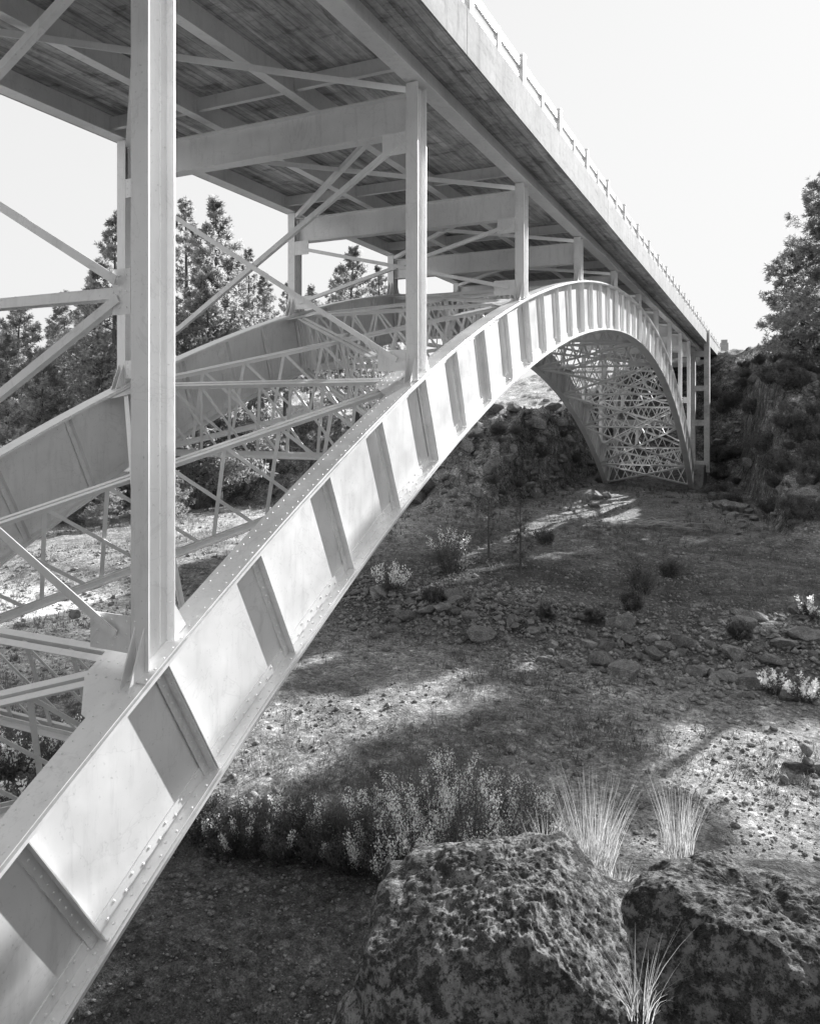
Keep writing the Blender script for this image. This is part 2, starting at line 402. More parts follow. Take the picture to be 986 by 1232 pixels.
def make_rib(x, near):
    mb = MB(); sweep(mb, x - .007, x + .007, RB + .03, RT - .03)
    rib = mb.build('arch_rib', M['paint'], bridge)
    HW = .185
    for nm, r0, r1, sgn in (('top_flange', RT - .034, RT, -1), ('bottom_flange', RB, RB + .034, 1)):
        mb = MB(); sweep(mb, x - HW, x + HW, r0, r1)
        rin = r0 if sgn < 0 else r1
        # second cover plate, slightly narrower, proud of the first
        if sgn < 0: sweep(mb, x - HW + .03, x + HW - .03, r1 + .0005, r1 + .014, T0, T1)
        # angle legs lying on the web and on the flange
        for s in (-1, 1):
            xa, xb = sorted((x + s * .0075, x + s * .021))
            ra, rb = sorted((rin + sgn * .0, rin + sgn * .145))
            sweep(mb, xa, xb, ra, rb)
            xa, xb = sorted((x + s * .0215, x + s * .150))
            ra, rb = sorted((rin + sgn * .0005, rin + sgn * .014))
            sweep(mb, xa, xb, ra, rb)
        # rivets on the near stretch
        if near:
            pitch = .125 / RT; t = T0; k = 0
            while t < th_of(Yi(4.2)):
                off = .045 if k % 2 else .105
                if True:
                    mb.rivet(arc(x + .021, rin + sgn * off, t), (1, 0, 0), .017)
                if sgn > 0: mb.rivet(arc(x + (.075 if k % 2 else .115), rin + .014, t), (0, math.sin(t), math.cos(t)), .017)
                else:
                    for xx in (-.1, .1): mb.rivet(arc(x + xx, RT + .014, t), (0, math.sin(t), math.cos(t)), .010)
                t += pitch; k += 1
        else:
            pitch = .15 / RT; t = T0; k = 0
            while t < th_of(Yi(4)):
                mb.rivet(arc(x + .021, rin + sgn * (.045 if k % 2 else .1), t), (1, 0, 0), .016); t += pitch; k += 1
        mb.build(nm, M['paint'], rib)
    # stiffeners, four to a panel
    q = 2
    while q <= 42:
        t = th_of(Yi(q / 4)); main = q % 4 == 0
        mb = MB()
        def rb_(x0, x1, r0, r1, o0, o1):
            c = [arc(x0, r0, t, o0), arc(x1, r0, t, o0), arc(x1, r0, t, o1), arc(x0, r0, t, o1),
                 arc(x0, r1, t, o0), arc(x1, r1, t, o0), arc(x1, r1, t, o1), arc(x0, r1, t, o1)]
            mb.hexa(c)
        for s in (-1, 1):
            pr = .135 if main else .115
            xa, xb = sorted((x + s * .0225, x + s * pr))
            rb_(xa, xb, RB + .05, RT - .05, -.006, .006)
            xa, xb = sorted((x + s * .0225, x + s * .033))
            rb_(xa, xb, RB + .05, RT - .05, -.095, -.0065)
            if main: rb_(xa, xb, RB + .05, RT - .05, .0065, .095)
            if main:
                xa2, xb2 = sorted((x + s * .0335, x + s * .15))
                rb_(xa2, xb2, RB + .055, RT - .055, .007, .019)
            if q <= 18 and s == 1:
                r = RB + .17
                while r < RT - .15:
                    mb.rivet(arc(x + .033, r, t, -.05), (1, 0, 0), .013)
                    if main:
                        mb.rivet(arc(x + .033, r + .04, t, .06), (1, 0, 0), .013)
                        mb.rivet(arc(x + .085, r, t, -.006), (0, -math.cos(t), math.sin(t)), .013)
                    r += .11
        # web splice with a field of rivets beside some stiffeners
        if q in (10, 22, 34) or (not near and q == 3):
            for s in (-1, 1):
                xa, xb = sorted((x + s * .008, x + s * .0205)); rb_(xa, xb, RB + .15, RT - .15, -.34, .16)
            if q == 10 or not near:
                for o in (-.3, -.23, -.16, .13):
                    r = RB + .2
                    while r < RT - .17:
                        mb.rivet(arc(x + .0205, r, t, o), (1, 0, 0), .014); r += .075
        mb.build('stiffener', M['paint'], rib)
        q += 1
    return rib
make_rib(XN, True); make_rib(XF, False)

ZB = 5.35           # underside of the stringers
FB0, FB1 = 4.56, 5.19   # floor beam
def make_column(x, i):
    y = Yi(i); zb = ztop(y) + .016; t = th_of(y)
    mb = MB(); hw, hy, tf = .105, .165, .016
    sl = math.tan(t)
    if FB1 + .1 - zb < .25 and zb > ZB: return
    top = ZB - .02
    for s in (-1, 1):
        yy = y + s * hy; z0 = ZC + math.sqrt(RT ** 2 - (yy - YC) ** 2) + .014
        mb.box(x - hw, x + hw, yy - tf / 2, yy + tf / 2, z0, top)
    mb.box(x - .006, x + .006, y - hy + tf / 2 + .001, y + hy - tf / 2 - .001, zb - abs(sl) * hy, top - .002)
    # riveted angle legs in the corners
    for s in (-1, 1):
        for u in (-1, 1):
            xa, xb = sorted((x + u * .0065, x + u * .016)); ya, yb = sorted((y + s * (hy - .0085), y + s * (hy - .09)))
            mb.box(xa, xb, ya, yb, zb + .1, top - .004)
    # flared gusset plates at the foot, in the plane of the rib web
    hgt = min(.42, (top - zb) * .6)
    for s in (-1, 1):
        y0 = y + s * (hy + tf / 2 + .001); y1 = y + s * (hy + .21)
        za = ZC + math.sqrt(RT ** 2 - (y0 - YC) ** 2) + .012; zc_ = ZC + math.sqrt(RT ** 2 - (y1 - YC) ** 2) + .012
        for xo in (.055,):
            for sx in (-1, 1):
                xx = x + sx * xo
                P = [(xx - .007, y0, za), (xx - .007, y1, zc_), (xx - .007, y0, za + hgt), (xx + .007, y0, za), (xx + .007, y1, zc_), (xx + .007, y0, za + hgt)]
                mb.add(P, [(0, 1, 2), (3, 5, 4), (0, 3, 4, 1), (1, 4, 5, 2), (2, 5, 3, 0)])
    # base angle
    a = t
    P = []
    for dx, dt in ((-.17, -.30), (.17, -.30), (.17, .30), (-.17, .30)): P.append(arc(x + dx, RT + .0145, t, dt))
    for dx, dt in ((-.17, -.30), (.17, -.30), (.17, .30), (-.17, .30)): P.append(arc(x + dx, RT + .031, t, dt))
    mb.hexa(P)
    if i <= 3 and x == XN:
        for k in range(5):
            for dx in (-.14, .14): mb.rivet(arc(x + dx, RT + .031, t, -.26 + k * .13), (0, math.sin(t), math.cos(t)), .014)
        z = zb + .12
        while z < top - .1:
            mb.rivet((x + .06, y + hy - tf / 2, z), (0, -1, 0), .012) if z < zb + .55 or z > top - 1 else None
            mb.rivet((x - .06, y - hy - tf / 2, z), (0, -1, 0), .009) if z < zb + .55 or z > top - 1 else None
            mb.rivet((x + .016, y - hy + .06, z), (1, 0, 0), .010)
            z += .12
    mb.build('spandrel_column', M['paint'], bridge)
for i in range(1, 11):
    for x in (XN, XF): make_column(x, i)

def ibeam(mb, a, b, h, fw, tf=.02, tw=.012):
    a = Vector(a); b = Vector(b)
    mb.bar(a, b, tw, h - 2 * tf - .001, off=(0, 0)); mb.bar(a, b, fw, tf, off=(0, h / 2 - tf / 2)); mb.bar(a, b, fw, tf, off=(0, -h / 2 + tf / 2))
for i in range(0, 15):
    y = Yi(i); zc = (FB0 + FB1) / 2
    mb = MB(); x0, x1 = XF + .112, XN - .112
    ibeam(mb, (x0, y, zc), (x1, y, zc), FB1 - FB0, .26)
    if i <= 4:
        for k in range(9):
            for z in (.08,):
                pass
    for xx in (x0 + .012, x1 - .012): mb.box(xx - .01, xx + .01, y - .12, y + .12, FB0 + .022, FB1 - .022)
    mb.build('floor_beam', M['paint'], bridge)
    # short diaphragm between the stringers just above the floor beam
XS = [XN + .03, XN - 2.06, XN - 4.13, XF - .03]
SOF = 5.74
for k, x in enumerate(XS):
    mb = MB(); fw = .30 if k in (0, 3) else .19
    ibeam(mb, (x, -28, (ZB + SOF + .03) / 2), (x, 84, (ZB + SOF + .03) / 2), SOF + .03 - ZB, fw, .022)
    mb.build('stringer', M['paint'], bridge)
for i in range(0, 15):
    y = Yi(i) - .42
    for a, b in zip(XS[:-1], XS[1:]):
        mb = MB(); zc = SOF - .165
        mb.bar((b + .008, y, zc), (a - .008, y, zc), .012, .25); mb.bar((b + .1, y - .04, SOF - .30), (a - .1, y - .04, SOF - .30), .09, .014)
        if i < 12: mb.build('diaphragm', M['paint'], bridge)
# lateral bracing under the deck (angles from column head to column head)
for i in range(0, 12):
    ya, yb = Yi(i), Yi(i + 1)
    for k, (p, q) in enumerate((((XN - .12, yb - .1, ZB - .075), (XF + .12, ya + .1, ZB - .075)), ((XN - .12, ya + .1, ZB - .13), (XF + .12, yb - .1, ZB - .13)))):
        if k == 1:
            p = (p[0], p[1], FB1 + .012); q = (q[0], q[1], FB1 + .012)
        mb = MB(); mb.bar(p, q, .11, .012); mb.bar(p, q, .012, .09, off=(-.049, -.0515 if k == 0 else .0515)); mb.build('lateral_brace', M['paint_lace'], bridge)
# sway bracing in the bents
def angle_brace(p, q, w=.085):
    mb = MB(); mb.bar(p, q, w, .012, up=(0, 1, 0)); mb.bar(p, q, .012, w * .8, up=(0, 1, 0), off=(w / 2 - .007, w * .4 + .0065)); mb.build('cross_brace', M['paint'], bridge)
def gusset(x, y, z, s, w=.42, h=.36):
    mb = MB(); xa, xb = sorted((x + s * .11, x + s * (.11 + w))); mb.box(xa, xb, y - .172, y - .16, z - h / 2, z + h / 2)
    for a in range(3):
        for b in range(3): mb.rivet((x + s * (.16 + a * w * .36), y - .172, z - h * .35 + b * h * .35), (0, -1, 0), .012)
    mb.build('gusset_plate', M['paint'], bridge)
for i in (0.0001, 1, 2, 3, 8, 9, 10, 10.9999):
    i = round(i); y = Yi(i)
    if i in (0, 11): continue
    zb = ztop(y) + .15; zt = FB0 - .12
    levels = [zb, zt] if i in (2, 3, 8, 9) else [zb, 1.14, zt]
    for lo, hi in zip(levels[:-1], levels[1:]):
        angle_brace((XN - .25, y - .19, hi - .06), (XF + .25, y - .19, lo + .1))
        angle_brace((XN - .25, y - .215, lo + .1), (XF + .25, y - .215, hi - .06))
    for x, s in ((XN, -1), (XF, 1)):
        gusset(x, y, zt - .05, s); gusset(x, y, zb + .1, s, .5, .34)
    if len(levels) == 3:
        mb = MB(); mb.bar((XF + .11, y - .11, 1.14), (XN - .11, y - .11, 1.14), .012, .09); mb.bar((XF + .11, y - .04, 1.192), (XN - .11, y - .04, 1.192), .15, .012)
        mb.bar((XF + .11, y + .03, 1.14), (XN - .11, y + .03, 1.14), .012, .09)
        mb.build('sway_strut', M['paint'], bridge)
        for x, s in ((XN, -1), (XF, 1)): gusset(x, y, 1.14, s, .22, .42)

# lattice struts between the ribs: double-angle chords, laced, as deep as the ribs
def lattice(ta, xa, tb, xb, n, idx=0.):
    """from rib at xa, angle ta to rib at xb, angle tb"""
    e = .006 * idx
    def P(u, top):
        r = (RT - .09 + e) if top else (RB + .09 + e)
        t = ta + (tb - ta) * u; x = xa + (xb - xa) * u
        A = arc(xa, r, ta); B = arc(xb, r, tb)
        return A.lerp(B, u)
    u0 = .21 / abs(xb - xa) * 1.05; u1 = 1 - u0
    nodes = (P(.5, True) - P(.5, False)).normalized()
    top = MB()
    def chord(istop):
        mb = MB(); A = P(u0, istop); B = P(u1, istop); s = 1 if istop else -1
        for o in (-1, 1):
            mb.bar(A, B, .075, .012, up=nodes, off=(o * .062, .034 * s)); mb.bar(A, B, .011, .075, up=nodes, off=(o * .030, -.0095 * s))
        return mb
    a = chord(True).build('lattice_strut', M['paint_lace'], bridge)
    chord(False).build('bottom_chord', M['paint_lace'], a)
    mb = MB()
    for k in range(n + 1):
        u = u0 + (u1 - u0) * (k + .35) / (n + .7)
        A, B = P(u, True), P(min(u + .62 * (u1 - u0) / n, u1), False)
        mb.bar(A, B, .06, .010, up=(B - A).cross(P(1, True) - P(0, True)), off=(0, .012))
        u2 = u0 + (u1 - u0) * max(k - .75, 0) / (n + .7)
        if k > 0:
            B2 = P(u2, False); mb.bar(A, B2, .055, .010, up=(B2 - A).cross(P(1, True) - P(0, True)), off=(0, -.012))
    # end plates
    for u in (u0, u1):
        A, B = P(u, True), P(u, False); mb.bar(A, B, .16, .012, up=(B - A).cross(P(1, True) - P(0, True)))
    mb.build('lacing', M['paint_lace'], a)
for i in range(1, 11): lattice(th_of(Yi(i)), XN, th_of(Yi(i)), XF, 8)
for i in range(1, 10):
    lattice(th_of(Yi(i + 1)), XN, th_of(Yi(i)), XF, 9, 1)
    lattice(th_of(Yi(i)), XN, th_of(Yi(i + 1)), XF, 9, 2)
for (a, b) in ((.55, 1), (10.45, 10)):
    lattice(th_of(Yi(b)), XN, th_of(Yi(a)), XF, 8, 1); lattice(th_of(Yi(a)), XN, th_of(Yi(b)), XF, 8, 2)
# gusset plates at the crossings
for i in range(1, 10):
    tm = (th_of(Yi(i)) + th_of(Yi(i + 1))) / 2; xm = (XN + XF) / 2
    A = arc(xm, RT - .16, tm); B = arc(xm, RB + .16, tm)
    mb = MB(); mb.bar(A, B, .36, .012, up=(1, 0.9, 0)); mb.bar(arc(xm, RT - .045, tm) , arc(xm, RT - .037, tm), .22, .22, up=(1, 0, 0)); mb.build('crossing_plate', M['paint_lace'], bridge)
# gussets on top of the ribs where the struts land
for i in range(1, 11):
    for x, s in ((XN, -1), (XF, 1)):
        t = th_of(Yi(i)); mb = MB(); z = RT - .052
        pts = [(.0, -.70), (s * .12, -.66), (s * .46, -.26), (s * .46, .30), (s * .12, .55), (.0, .6)]
        lo = [arc(x + a + s * .187, z - .006, t, b) for a, b in pts]; hi = [arc(x + a + s * .187, z + .006, t, b) for a, b in pts]
        n = len(pts)
        mb.add(lo + hi, [tuple(range(n))[::-1], tuple(range(n, 2 * n))] + [(k, (k + 1) % n, n + (k + 1) % n, n + k) for k in range(n)])
        if i < 4:
            for a in (.08, .2, .32, .42):
                for b in (-.25, -.08, .08, .25): mb.rivet(arc(x + s * (.187 + a), z + .006, t, b), (0, math.sin(t), math.cos(t)), .013)
        mb.build('strut_gusset', M['paint'], bridge)

# deck
XE, XW = -4.27, XF - (XN + 4.27) * -1 - .0
XW = XF - .877
mb = MB()
# slab in lengths between joints, haunched edges
ys = [-28] + [Yi(2 * k) for k in range(0, 7)] + [82]
for a, b in zip(ys[:-1], ys[1:]):
    mb.box(XW + .03, XE - .03, a + .006, b - .006, SOF, SOF + .28)
    for x0, x1 in ((XE - .36, XE - .0301), (XW + .0301, XW + .36)): mb.box(x0, x1, a + .006, b - .006, SOF + .012 - .09, SOF - .0005)
mb.build('deck_slab', M['soffit'], bridge)
mb = MB()
for y in ys[1:-1]: mb.box(XW + .05, XE - .05, y - .02, y + .02, SOF + .02, SOF + .2)
mb.build('expansion_joint', M['seal'], bridge)
for x0, x1 in ((XE - .03, XE), (XW, XW + .03)):
    mb = MB(); s = 1 if x0 > -8 else -1
    for a, b in zip(ys[:-1], ys[1:]):
        xo, xi = (XE, XE - .42) if s > 0 else (XW, XW + .42)
        lo, hi = sorted((xo, xi)); f0, f1 = sorted((xo, xo - s * .0299))
        mb.box(f0, f1, a + .009, b - .009, SOF - .085, SOF + .2805)
        mb.box(lo, hi, a + .009, b - .009, SOF + .281, 6.41)
        # chamfer strip at the foot of the face
        g0, g1 = sorted((xo - s * .1, xo - s * .02))
    mb.build('curb', M['fascia'], bridge)
    # railing
    xr = XE - .12 if s > 0 else XW + .12
    rm = MB()
    rm.box(xr - .03, xr + .03, -28, 82, 6.80, 6.96); rm.box(xr - .02, xr + .02, -28, 82, 6.56, 6.64)
    rail = rm.build('railing', M['paint'], bridge)
    k = -5
    y = Yi(2) - 5 * SP / 2 * 2
    y = Yi(2) + .35 - 10 * SP / 2
    while y < 82:
        pm = MB(); pm.box(xr - .075, xr + .075, y - .075, y + .075, 6.41, 7.03); pm.box(xr - .085, xr + .085, y - .085, y + .085, 7.031, 7.06); pm.build('rail_post', M['paint'], rail)
        pm = MB(); pm.box(xr - .05, xr + .032 + .02, y + SP / 4 - .05, y + SP / 4 + .05, 6.41, 6.95); pm.build('rail_post', M['paint'], rail)
        y += SP / 2

# piers beyond the springings, concrete legs with cross struts
def pier(y, base):
    root = None
    for s, xo, xi in ((1, XE - .02, XN - .16), (-1, XW + .02, XF + .16)):
        mb = MB()
        mb.box(xo - .2, xo + .2, y - .35, y + .35, base, SOF + .85)
        leg = mb.build('pier_leg', M['conc'], bridge)
        mb = MB(); mb.box(xi - .17, xi + .17, y - .3, y + .3, base, ZB - .004); mb.build('pier_leg', M['conc'], bridge)
        a, b = sorted((xo - s * .201, xi + s * .171))
        for z0, z1 in ((base + .3, base + .85), (base + 3.6, base + 4.05), (base + 6.3, base + 6.7), (ZB - .75, ZB - .3)):
            mb = MB(); mb.box(a, b, y - .26, y + .26, z0, z1); mb.build('pier_strut', M['conc'], bridge)
    for z0, z1 in ((base + 3.6, base + 4.05), (ZB - .75, ZB - .3)):
        mb = MB(); mb.box(XF + .331, XN - .331, y - .22, y + .22, z0, z1); mb.build('pier_strut', M['conc'], bridge)
pier(Yi(11) - .3, -4.35); pier(Yi(0) - .6, -6.4)

# skewbacks under the arch feet
for x, lab in ((XN, 'concrete footing under the far foot of the nearer arch rib'), (XF, 'concrete footing under the far foot of the farther arch rib')):
    mb = MB(); y = Yi(10.5)
    t = T1
    P = [arc(x + a, RB - .35 if k < 0 else RT + .35, t, 0.002) for a, k in ((-.8, -1), (.8, -1), (.8, 1), (-.8, 1))]
    Q = [Vector((p.x, y + 3.4, -8.5 if j < 2 else P[3].z)) for j, p in enumerate(P)]
    mb.hexa([P[0], P[1], Q[1], Q[0], P[3], P[2], Q[2], Q[3]])
    mb.box(x - .9, x + .9, y - .9, y + 3.3, -9, P[0].z - .01)
    tag(mb.build('concrete_footing', M['footing']), lab, 'footing')
for x, lab in ((XN, 'concrete footing under the near foot of the nearer arch rib'), (XF, 'concrete footing under the near foot of the farther arch rib')):
    t = T0; P = [arc(x + a, RB - .35 if k < 0 else RT + .35, t, -0.002) for a, k in ((-.8, -1), (.8, -1), (.8, 1), (-.8, 1))]
    Q = [Vector((p.x, Yi(.5) - 3.4, -8.5 if j < 2 else P[3].z)) for j, p in enumerate(P)]
    mb = MB(); mb.hexa([P[0], P[1], Q[1], Q[0], P[3], P[2], Q[2], Q[3]]); tag(mb.build('concrete_footing', M['footing']), lab, 'footing')
# far abutment with wing wall and a pylon, beyond the approach span
ab = tag(empty('abutment', (0, 0, 0)), 'pale concrete abutment at the far end of the bridge deck', 'abutment')
mb = MB(); mb.box(XW + .1, XE - .1, 79.3, 82.5, -2, ZB - .01); mb.build('abutment_wall', M['conc'], ab)
mb = MB(); mb.box(XE - .38, XE + .03, 82.02, 92, 1, 6.4); mb.build('wing_wall', M['conc'], ab)
mb = MB(); mb.box(XE - .5, XE + .35, 90.5, 92.0, 3, 8.0); mb.box(XE - .4, XE + .25, 90.6, 91.9, 8.0005, 8.35); mb.build('pylon', M['conc'], ab)
mb = MB(); mb.box(XW - .03, XW + .38, 82.02, 92, 1, 6.4); mb.build('wing_wall', M['conc'], ab)
# road over and beyond the deck
mb = MB(); mb.box(XW + .43, XE - .43, -28, 82.3, SOF + .284, SOF + .34); o = mb.build('road', M['seal']); tag(o, kind='structure')

# ------------------------------------------------------------------ ROCKS
def rock_mesh(name, seed, material, sub=3, squash=(1, .8, .6), rough=.16, planes=13):
    import bmesh
    bm = bmesh.new(); bmesh.ops.create_icosphere(bm, subdivisions=sub, radius=1)
    V = np.array([v.co[:] for v in bm.verts]); rg = np.random.default_rng(seed)
    for _ in range(planes):
        n = rg.normal(size=3); n /= np.linalg.norm(n); c = rg.uniform(.45, .82)
        d = V @ n - c; V = V - np.outer(np.where(d > 0, d, 0), n)
    V = V * (1 + rough * fbm3(V * 1.6 + seed * 3.1, seed, 4)[:, None])
    V = V * np.array(squash)
    for v, p in zip(bm.verts, V): v.co = p
    me = bpy.data.meshes.new(name); bm.to_mesh(me); bm.free(); me.materials.append(material); return me
protos = [rock_mesh('rock', s, M['lava'], 3, (1, rnd.uniform(.6, 1), rnd.uniform(.45, .8))) for s in range(9)]
protos_pale = [rock_mesh('rock', 20 + s, M['lava_pale'], 3, (1, rnd.uniform(.6, 1), rnd.uniform(.45, .8))) for s in range(4)]
def rock(name, me, loc, size, label, cat='rock', group=None, sink=.25, zr=None, tilt=.35):
    o = bpy.data.objects.new(name, me); col.objects.link(o)
    o.location = (loc[0], loc[1], loc[2] + size * (.5 - sink) * .6); o.scale = (size, size * rnd.uniform(.8, 1.2), size * rnd.uniform(.8, 1.15))
    o.rotation_euler = (rnd.uniform(-tilt, tilt), rnd.uniform(-tilt, tilt), rnd.uniform(0, 6.28) if zr is None else zr)
    return tag(o, label, cat, group)
# rubble along the berm
for k in range(295):
    while True:
        X = rnd.uniform(-14.5, 7); Y = 20.6 + rnd.gauss(0, 1.15) + .9 * math.sin(X * .5)
        d = -SN * X + CS * Y; r = CS * X + SN * Y; px = 493 + F_PX * r / d
        if 395 < px < 985 and Y > 18.2: break
    s = min(.50, .09 + rnd.expovariate(11))
    rock('rubble_stone', rnd.choice(protos if rnd.random() < .85 else protos_pale), (X, Y, hz(X, Y)), s, 'angular dark stone in the rubble bank across the canyon floor', 'rock', 'rubble stones along the low bank')
# bigger blocks on the right
for px, py, s, lab in ((905, 745, .62, 'largest flat slab of rock at the right end of the rubble bank'),
                       (958, 738, .38, 'block of rock just right of the largest slab on the bank'), (975, 765, .30, 'small rock at the right frame edge below the bright brush'),
                       (850, 752, .25, 'small block left of the largest slab on the rubble bank'), (545, 752, .30, 'pale block low in the rubble bank below the dark shrubs'),
                       (615, 750, .30, 'dark block low in the middle of the rubble bank')):
    rock('rock_slab', rnd.choice(protos), ground(px, py), s, lab)
rock('pale_rock', protos_pale[1], ground(888, 643), .28, 'small white rock alone on the far canyon floor', 'rock')
# stack of rocks in the sunny patch at right
g0 = ground(958, 925)
for k, (dx, dy, dz, s, lab) in enumerate(((0, 0, 0, .22, 'broad base rock of the small rock pile in the sunny gravel'), (.3, .05, .0, .18, 'right base rock of the small rock pile in the sunny gravel'),
                                      (.12, .1, .2, .15, 'top rock of the small rock pile in the sunny gravel'), (-.12, -.45, -.02, .11, 'loose rock lying just in front of the small rock pile'),
                                      (.12, .0, .1, .13, 'middle rock wedged in the small rock pile in the sunny gravel'))):
    o = rock('stacked_rock', protos[k], (g0.x + dx * 1.4, g0.y + dy * 1.4, g0.z + dz * 1.4), s * 1.5, lab)
# scattered stones on the floor
for k in range(60):
    px, py = rnd.uniform(250, 985), rnd.uniform(610, 1000)
    g = ground(px, py)
    if g.length < 8 or g.y > 60: continue
    rock('loose_stone', rnd.choice(protos), g, rnd.uniform(.04, .12), 'small loose stone lying on the gravelly canyon floor', 'stone', 'loose stones on the canyon floor')
# outcrops on the far bank
for k in range(190):
    if k < 105: px, py = rnd.uniform(490, 735), rnd.uniform(478, 620)
    else: px, py = rnd.uniform(848, 985), rnd.uniform(440, 640)
    g = ground(px, py)
    left = k < 105
    rock('bank_boulder', rnd.choice(protos), g, min(1.0, .16 + rnd.expovariate(4)), 'rough lava boulder on the dark bank under the far half of the arch' if left else 'rough lava boulder among the scrub right of the far pier', 'boulder',
         'boulders on the far bank under the arch' if left else 'boulders in the scrub right of the bridge', sink=.35)
for px, py, s, lab in ((640, 512, 1.25, 'long dark ledge block near the top of the far bank'), (690, 505, 1.1, 'dark ledge block beside the farther arch rib on the bank'), (590, 492, 1.1, 'dark ledge at the foot of the sunny slope on the far bank'), (705, 600, 1.2, 'dark boulder at the foot of the farther rib'),
                      (862, 600, 1.1, 'dark boulder right of the far pier base'), (805, 605, .6, 'small boulder before the footing of the nearer rib')):
    rock('ledge_rock', rnd.choice(protos), ground(px, py), s, lab, 'rock', None, .4, .3, .12)
for k in range(60):
    rock('bank_boulder', rnd.choice(protos), ground(rnd.uniform(630, 740), rnd.uniform(490, 600)), rnd.uniform(.2, .75), 'rough lava boulder on the dark bank under the far half of the arch', 'boulder', 'boulders on the far bank under the arch', sink=.3)
# left floor rocks seen through the lattice
for k in range(45):
    g = ground(rnd.uniform(0, 330), rnd.uniform(600, 760))
    rock('wash_stone', rnd.choice(protos_pale + protos[:2]), g, rnd.uniform(.08, .3), 'pale stone in the wash seen through the bracing at left', 'stone', 'stones in the wash behind the bracing')

# gravel stuff: one mesh of many small stones
def gravel():
    rg = np.random.default_rng(5); n = 26000
    px = rg.uniform(-20, 1006, n * 2); t = rg.random(n * 2)
    d = 6.5 * (34 / 6.5) ** t
    r = (px - 493) / F_PX * d; X = -SN * d + CS * r; Y = CS * d + SN * r
    cl = fbm(X * .5, Y * .5, 77, 3)
    nb = 9000; Xb = rg.uniform(-15, 8, nb); Yb = 20.8 + rg.normal(size=nb) * 1.6 + .9 * np.sin(Xb * .5)
    X = np.concatenate([Xb, X]); Y = np.concatenate([Yb, Y]); cl = np.concatenate([np.full(nb, .4), cl]); d = np.concatenate([np.full(nb, 34.), d])
    keep = (cl + rg.uniform(-.45, .45, len(X)) > -.05); X, Y = X[keep][:n], Y[keep][:n]
    Z = height(X, Y); n = len(X)
    s = (.008 + rg.exponential(.011, n)) * (.35 + d[keep][:n] / 15); s = np.minimum(s, .13)
    oc = np.array([(1, 0, 0), (0, 1, 0), (-1, 0, 0), (0, -1, 0), (0, 0, .7), (0, 0, -.7)], float)
    V = oc[None] * rg.uniform(.6, 1.3, (n, 6, 1)) * s[:, None, None]
    a = rg.uniform(0, 6.28, n); ca, sa = np.cos(a)[:, None], np.sin(a)[:, None]
    V = np.stack([V[..., 0] * ca - V[..., 1] * sa, V[..., 0] * sa + V[..., 1] * ca, V[..., 2]], -1)
    V += np.stack([X, Y, Z + s * .25], 1)[:, None]
    f = np.array([(0, 1, 4), (1, 2, 4), (2, 3, 4), (3, 0, 4), (1, 0, 5), (2, 1, 5), (3, 2, 5), (0, 3, 5)])
    Fc = (f[None] + (np.arange(n) * 6)[:, None, None]).reshape(-1, 3)
    o = np_mesh('gravel', V.reshape(-1, 3), Fc, M['pebble']); tag(o, 'loose gravel strewn over the canyon floor', 'gravel', None, 'stuff')
gravel()

# foreground boulders, finely pitted
def boulder(name, centre, rad, seed, label, lean=0., pw=2.6, nu=520, nv=300):
    u = np.linspace(0, 2 * np.pi, nu, endpoint=False); v = np.linspace(0.0008, np.pi - .0008, nv)
    U, Vv = np.meshgrid(u, v)
    D = np.stack([np.sin(Vv) * np.cos(U), np.sin(Vv) * np.sin(U), np.cos(Vv)], -1).reshape(-1, 3)
    # superellipsoid
    k = (np.abs(D) ** pw).sum(1) ** (-1 / pw); P = D * k[:, None]
    P = P * (1 + .17 * fbm3(P * 1.5 + seed, seed, 3)[:, None])
    P = P * np.array(rad)
    rg = np.random.default_rng(seed)
    for _ in range(16):
        n = rg.normal(size=3); n[2] = abs(n[2]) * .6; n /= np.linalg.norm(n); sup = (P @ n).max(); cc = sup * rg.uniform(.80, .95)
        q = P @ n - cc; P = P - np.outer(np.where(q > 0, q * .85, 0), n)
    big = fbm3(P * 2.6 + 5 * seed, seed + 5, 4, .42)
    w = worley3(P * 27 + .8 * fbm3(P * 9, seed + 2, 2)[:, None], seed); pit = np.clip(.42 - w, 0, 1)
    w2 = worley3(P * 48, seed + 9); pit2 = np.clip(.40 - w2, 0, 1)
    zone = np.clip(fbm3(P * 2.2 + 3, seed + 30, 3) * 2 + .6, 0, 1)
    disp = .10 * big + .045 * np.abs(fbm3(P * 6, seed + 18, 3, .5)) + .017 * fbm3(P * 22, seed + 8, 4, .7) - (.045 * pit + .03 * pit2) * zone * 1.0
    nrm = D * k[:, None] ** 1; nrm = nrm / np.linalg.norm(nrm, axis=1)[:, None]
    P = P + nrm * disp[:, None] * min(rad) * 1.3
    P[:, 0] += lean * P[:, 2]
    i, j = np.meshgrid(np.arange(nv - 1), np.arange(nu), indexing='ij'); jn = (j + 1) % nu
    Fc = np.stack([i * nu + j, (i + 1) * nu + j, (i + 1) * nu + jn, i * nu + jn], -1).reshape(-1, 4)
    # caps
    top = np.arange(nu)[::-1]
    o = np_mesh(name, P, Fc, M['boulder'], smooth=True)
    o.location = centre; o.rotation_euler = (0, 0, TH)
    return tag(o, label, 'boulder')
c = world(607, 1195, 3.25); boulder('boulder', (c.x, c.y, -2.58), (.61, .58, .70), 3, 'large rounded lichen covered boulder at the bottom centre, left of the crack', -.0, 2.7)
c = world(917, 1215, 3.3); boulder('boulder', (c.x, c.y, -2.74), (.86, .62, .70), 11, 'broad pitted boulder in the bottom right corner', .0, 3.2)
c = world(1150, 1215, 3.2); boulder('boulder', (c.x, c.y, -2.68), (.6, .6, .55), 17, 'boulder running out of the frame at the right edge', .0, 2.8, 200, 120)
